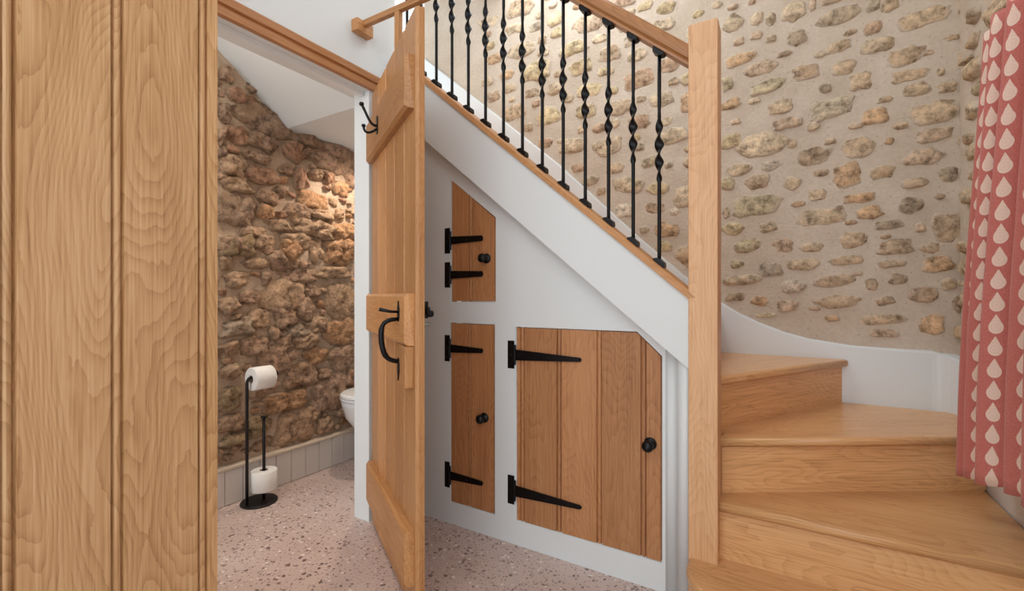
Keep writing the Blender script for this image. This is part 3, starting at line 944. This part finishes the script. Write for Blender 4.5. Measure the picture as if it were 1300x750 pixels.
VB = V_STR + .035
capp = [(-.047, 0), (-.047, .018), (-.043, .023), (.043, .023), (.047, .018), (.047, 0)]
pitched('string_capping', capp, NU0, cap_top(NU0) - .03, Lr - .06, oak('x', **DOOR), VB)
hr = [(-.022, 0), (-.022, .008), (-.031, .016), (-.033, .03), (-.030, .044), (-.022, .053), (-.008, .058), (.008, .058), (.022, .053), (.030, .044), (.033, .03), (.031, .016), (.022, .008), (.022, 0)]
ZH = 1.832
pitched('handrail', hr, NU0, ZH, Lr - .06, oak('x', **RAIL), VB)
# balusters
bl = []
hb = (ZH - cap_top(NU0)) + .0
path, flat = [], []
c0 = .405; tl = .115
for k in range(61):
    z = (hb) * k / 60
    path.append(None)
zs = [0, .05, .15, .25] + [c0 - tl + 2 * tl * i / 40 for i in range(41)] + [.56, .64, hb]
zs = sorted(set(zs))
path = []; flat = []
for z in zs:
    t = (z - (c0 - tl)) / (2 * tl)
    path.append((0, 0, z))
    if 0 < t < 1:
        e = math.sin(math.pi * t) ** .55
        flat.append((.0068 + .0098 * e, .0068 - .003 * e, t * math.pi * 3.6))
    else: flat.append((.0068, .0068, 0))
bvs, bfs = sweep(path, None, 10, flat=flat)
bme = None
u_last, u_first = -.3867, -1.4027
sp = (u_first - u_last) / 11
shoe_v = []
sp_pts = [(-.024, -.006), (.024, -.006), (.024, .004), (.013, .014), (-.013, .014), (-.024, .004)]
sv, sf = prism(sp_pts, -.016, .016, XZ)
for i in range(14):
    u = u_last + sp * i
    if bme is None:
        b0 = mesh('baluster', bvs, bfs, IRON, st, Vector((u, VB, cap_top(u) - .0)) - SO, smooth=True); bme = b0.data
        s0 = mesh('baluster_shoe', sv, sf, IRON, b0, (0, 0, .004), (0, ang, 0)); sme = s0.data
        s1 = mesh('baluster_shoe', [(x, y, -z) for x, y, z in sv], sf, IRON, b0, (0, 0, hb - .004), (0, ang, 0))
    else:
        b = b0.copy(); C.objects.link(b); b.location = Vector((u, VB, cap_top(u))) - SO
        for s in (s0, s1):
            c = s.copy(); C.objects.link(c); c.parent = b


# winders
def offs(poly, d): return poly


def tread(poly, ztop, mat, th=.032, rz=0.0, nose=None):
    """tread slab, rounded along the edges; rz turns the grain"""
    c = Vector((sum(p[0] for p in poly) / len(poly), sum(p[1] for p in poly) / len(poly), 0))
    ca, sa = math.cos(-rz), math.sin(-rz)
    loc = [((x - c.x) * ca - (y - c.y) * sa, (x - c.x) * sa + (y - c.y) * ca) for x, y in poly]
    vs, fs = prism(loc, -th, 0, XY)
    o = mesh('tread', vs, fs, mat, st, c + Vector((0, 0, ztop)) - SO, (0, 0, rz))
    bm = bmesh.new(); bm.from_mesh(o.data)
    bmesh.ops.bevel(bm, geom=[e for e in bm.edges if abs(e.verts[0].co.z - e.verts[1].co.z) < 1e-5], offset=.011, segments=4, affect='EDGES', profile=.5)
    bm.to_mesh(o.data); bm.free()
    for p in o.data.polygons: p.use_smooth = len(p.vertices) <= 4 and p.area < .03
    return o


def riser(p, q, z0, z1, mat, t=.02):
    """board from p to q, front face on that line (front is to the right of p->q)"""
    p, q = Vector((p[0], p[1], 0)), Vector((q[0], q[1], 0))
    L = (q - p).length; a = math.atan2(q.y - p.y, q.x - p.x)
    return mesh('riser', boxv(0, L, 0, t, 0, z1 - z0), BOXF, mat, st, p + Vector((0, 0, z0)) - SO, (0, 0, a))


UR = U_RIGHT - .02
om = oak('x', **STEP)
RB = 1.652
# A: bottom step with a bullnose end at the newel
A = [(UR, RB + .03), (UR, 1.37)]
for i in range(9):
    a = math.radians(-90 - i * 90 / 8)
    A.append((-.03 + .25 * math.cos(a) + .0, 1.57 + .20 * math.sin(a)))
A += [(-.28, 1.60), (-.25, 1.64), (-.25, RB + .03)]
tread(A, R, om)
Ar = [(UR, RB), (UR, 1.395)] + [(-.03 + .225 * math.cos(math.radians(-90 - i * 90 / 8)), 1.57 + .175 * math.sin(math.radians(-90 - i * 90 / 8))) for i in range(9)] + [(-.255, 1.60), (-.25, 1.63), (-.25, RB)]
vs, fs = prism(Ar, 0, R - .032, XY)
mesh('riser', rel(vs), fs, om, st)
# B
riser((NU1, RB), (UR, RB), R, 2 * R - .032, om)
C0, C1 = Vector((NU1, 1.712, 0)), Vector((UR, 2.205, 0))
D0, D1 = Vector((-.252, 1.75, 0)), Vector((.212, V_BACK - .018, 0))
dirC = (C1 - C0).normalized(); nC = Vector((dirC.y, -dirC.x, 0))
dirD = (D1 - D0).normalized(); nD = Vector((dirD.y, -dirD.x, 0))
nose = .024
Bp = [(NU1 - .02, RB - nose), (UR, RB - nose), (UR, C1.y + .02), (NU1 - .02, C0.y + .03)]
tread(Bp, 2 * R, om)
# C
riser(C0, C1, 2 * R, 3 * R - .032, om)
c0 = C0 + nC * nose; c1 = C1 + nC * nose
Cp = [(NU1 - .02, c0.y + (NU1 - .02 - c0.x) * dirC.y / dirC.x), (UR, c0.y + (UR - c0.x) * dirC.y / dirC.x), (UR, V_BACK - .018), (D1.x - .02, V_BACK - .018), (D0.x + .0, D0.y + .02), (NU1, 1.76)]
tread(Cp, 3 * R, om, rz=math.atan2(dirC.y, dirC.x))
# D
riser(D0, D1, 3 * R, 4 * R - .032, om)
d0 = D0 + nD * nose; d1 = D1 + nD * nose
E_U = -.315
Dp = [(d0.x, d0.y), (d1.x + .0, d1.y), (d1.x - .03, V_BACK - .018), (E_U - .02, V_BACK - .018), (E_U - .02, d0.y)]
Dp[1] = (D1.x + nD.x * nose - nD.y * 0, V_BACK - .030); Dp[2] = (D1.x + nD.x * nose - .006, V_BACK - .018)
tread(Dp, 4 * R, om, rz=math.atan2(dirD.y, dirD.x))
# straight flight up to the left
G = R / PITCH
oy = oak('y', **STEP)
for k in range(8):
    u = E_U - k * G; z = (4 + k) * R
    mesh('riser', boxv(-.02, 0, 0, V_BACK - .02 - 1.69, 0, R - .032), BOXF, oy, st, Vector((u, 1.69, z)) - SO)
    tread([(u + .024, 1.688), (u + .024, V_BACK - .02), (u - G - .01, V_BACK - .02), (u - G - .01, 1.688)], z + R, oy)
# upper bracket: oak block on the white wall with a rail and post over the open door
bk = thing('landing_rail', 'oak rail on a wooden block fixed to white wall above the open door', 'rail', (U_PART, 1.45, 2.30))


def bkrel(vs): return [Vector(v) - Vector((U_PART, 1.45, 2.30)) for v in vs]


p0, p1 = on_u(449, 19, U_PART + .04), on_u(474, 37, U_PART + .04)
bevelled('block', bkrel(boxv(U_PART, U_PART + .04, p0.y + .02, p1.y, p0.z - .05, p0.z + .004)), BOXF, oak('y', **DOOR), bk, bev=.003)
yb = p1.y - .05
bevelled('rail', bkrel(boxv(U_PART + .03, U_PART + .42, yb - .012, yb + .012, p0.z - .022, p0.z + .004)), BOXF, oak('x', **DOOR), bk, bev=.003)
bevelled('post', bkrel(boxv(U_PART + .235, U_PART + .262, yb - .012, yb + .012, p0.z - .30, p0.z - .022)), BOXF, oak('z', **DOOR), bk, bev=.003)

# ------------------------------------------------------------------ curtain
nvx, nzx = 190, 40
v0, v1, zb_, zt_ = 1.0, 1.985, .49, 1.80
verts, uvs, fs = [], [], []
for j in range(nzx + 1):
    tz = j / nzx
    z = zb_ + (zt_ - zb_) * tz
    arc = 0; prevp = None
    for i in range(nvx + 1):
        s = i / nvx
        # gathered tighter at the heading, spreading towards the hem
        edge = v1 - .125 * tz ** 1.4 + .015 * math.sin(tz * 5)
        v = v0 + (edge - v0) * s
        ph = s * 2 * math.pi * 8.2 + .5 * math.sin(tz * 2.4 + s * 7)
        amp = .044 * (1 - .3 * tz) * (.85 + .3 * math.sin(s * 17 + 1.3))
        u = .505 + amp * math.sin(ph) + .012 * math.sin(2 * ph + tz * 2) - .02 * (1 - tz) * s
        v += .010 * math.cos(ph)
        zz = z + (.012 * math.sin(ph) + .01 * math.sin(s * 9)) * (1 if j in (0, nzx) else .6)
        zz += min(.12, max(0, .26 * (1.985 - v))) * (1 - tz) ** 2
        p = Vector((u, v, zz))
        if prevp is not None: arc += math.hypot(p.x - prevp.x, p.y - prevp.y)
        prevp = p
        verts.append(p); uvs.append((ph / (2 * math.pi) * .22 + .0365, zz))
for j in range(nzx):
    for i in range(nvx):
        a = j * (nvx + 1) + i; fs.append((a, a + 1, a + nvx + 2, a + nvx + 1))
CO = Vector((.5, 1.55, zb_))
me = bpy.data.meshes.new('curtain'); me.from_pydata([tuple(p - CO) for p in verts], [], fs)
uvl = me.uv_layers.new(name='UVMap')
for lp in me.loops: uvl.data[lp.index].uv = uvs[lp.vertex_index]
cu = link('curtain', me, CURTAIN, None, CO, smooth=True)
md = cu.modifiers.new('thick', 'SOLIDIFY'); md.thickness = .003
tag(cu, 'coral pink curtain with cream teardrop pattern hanging at the window by the stairs', 'curtain')

# ------------------------------------------------------------------ washroom fittings
rs = thing('toilet_roll_stand', 'black metal toilet roll stand with a round base on the washroom floor', 'roll stand', (-2.315, 0, 0))
d = ray(329, 637); cpt = Vector((0, 0, H)) + d * (H / -d.z)
rs.location = (cpt.x, cpt.y, 0)
BR = .086
mesh('base', *lathe([(0, 0), (BR, 0), (BR, .007), (BR - .004, .011), (0, .012)], 'z', 40), BLACKMETAL, rs)
pa = Vector((.0, -.062, 0)); zr = .648
mesh('pole', *sweep([pa + Vector((0, 0, .01)), pa + Vector((0, 0, .3)), pa + Vector((0, 0, zr - .03))] + [pa + Vector((0, .03 - .03 * math.cos(math.radians(t)), zr - .03 + .03 * math.sin(math.radians(t)))) for t in (20, 45, 70, 90)] + [pa + Vector((0, .155, zr))], .0075, 12), BLACKMETAL, rs, smooth=True)
mesh('end_cap', *shift(lathe([(0, .0), (.014, 0), (.014, .008), (0, .008)], 'y', 14), pa + Vector((0, .15, zr))), BLACKMETAL, rs)
sp_ = Vector((.012, .018, 0))
mesh('spare_pole', *sweep([sp_ + Vector((0, 0, .01)), sp_ + Vector((0, 0, .43))], .0075, 12), BLACKMETAL, rs, smooth=True)
mesh('pole_cap', *shift(lathe([(0, .43), (.016, .43), (.016, .438), (0, .44)], 'z', 16), sp_), BLACKMETAL, rs)


def roll(label, loc, axis, r, ln):
    o = thing('toilet_roll', label, 'toilet roll', loc, 0, None)
    pr = [(.02, 0), (r - .004, 0), (r, .003), (r, ln - .003), (r - .004, ln), (.02, ln), (.02, 0)]
    seg = 32
    vs, fs = lathe(pr, axis, seg); fs = fs[:-2]
    ob = mesh('paper', vs, fs, PAPER, o)
    for p in ob.data.polygons: p.use_smooth = p.normal.length > 0 and p.area > .0008
    vs, fs = lathe([(.020, .0005), (.020, ln - .0005), (.0185, ln - .0005), (.0185, .0005), (.020, .0005)], axis, 24); mesh('core', vs, fs[:-2], CARD, o)
    return o


base = Vector((cpt.x, cpt.y, 0))
roll('part-used white toilet roll on the arm at the top of stand', base + pa + Vector((0, .02, zr - .012)), 'y', .059, .105)
roll('spare white toilet roll upright on the lower pole of the stand', base + sp_ + Vector((0, 0, .062)), 'z', .062, .1)

# toilet
tl_ = thing('wall_hung_toilet', 'white wall-hung toilet at the far end of the washroom', 'toilet', (-2.215, 2.34, 0))


def dshape(w, ln, n=14):
    pts = [(-w, 0), (w, 0), (w, -(ln - w * 1.15))]
    for i in range(1, n):
        a = math.pi * i / n
        pts.append((w * math.cos(a), -(ln - w * 1.15) - w * 1.15 * math.sin(a)))
    pts.append((-w, -(ln - w * 1.15)))
    return pts


def loft(secs):
    vs, fs = [], []
    n = len(secs[0][0])
    for pts, z in secs: vs += [(x, y, z) for x, y in pts]
    for i in range(len(secs) - 1):
        for k in range(n):
            fs.append((i * n + k, i * n + (k + 1) % n, (i + 1) * n + (k + 1) % n, (i + 1) * n + k))
    fs.append(tuple(range(n))); fs.append(tuple(range((len(secs) - 1) * n, len(secs) * n)))
    return vs, fs


mesh('bowl', *loft([(dshape(.08, .22), .13), (dshape(.115, .34), .17), (dshape(.15, .44), .24), (dshape(.168, .505), .32), (dshape(.176, .53), .40), (dshape(.178, .535), .425)]), CERAMIC, tl_, smooth=True)
mesh('seat', *loft([(dshape(.178, .533), .428), (dshape(.181, .54), .433), (dshape(.181, .54), .442), (dshape(.178, .536), .445)]), CERAMIC, tl_)
mesh('lid', *loft([(dshape(.179, .536), .447), (dshape(.182, .541), .452), (dshape(.181, .539), .463), (dshape(.172, .525), .470), (dshape(.12, .44), .472)]), CERAMIC, tl_)

# washroom downlights; the second is an added fill lamp, out of view
EMM, _nt, _bs = newmat('lamp_glow')
_bs.inputs['Emission Color'].default_value = (1, .82, .62, 1); _bs.inputs['Emission Strength'].default_value = 6


def downlight(label, loc, power, tilt):
    dl = thing('downlight_or_fill', label, 'downlight', loc)
    dl.rotation_euler = (tilt, 0, 0)
    mesh('rim', *lathe([(.028, -.004), (.042, -.004), (.044, 0), (.028, 0), (.028, -.004)], 'z', 24), STEEL, dl)
    mesh('lamp', *lathe([(0, -.002), (.028, -.002), (.028, 0), (0, 0)], 'z', 24), EMM, dl)
    sd = bpy.data.lights.new('downlight_spot', 'SPOT'); sd.energy = power; sd.color = (1, .85, .70)
    sd.spot_size = math.radians(150); sd.spot_blend = .8; sd.shadow_soft_size = .04
    so = bpy.data.objects.new('downlight_spot', sd); C.objects.link(so); so.parent = dl; so.location = (0, 0, -.02)


downlight('recessed downlight in the flat ceiling above the toilet', (-2.16, 1.97, 2.011), 30, 0)
downlight('added unseen fill lamp in the sloping washroom ceiling near the doorway', (-2.02, 1.12, 2.012 + sl * .46 - .002), 38, -math.atan(sl))  # added to brighten the left of the stone, hidden behind the door head
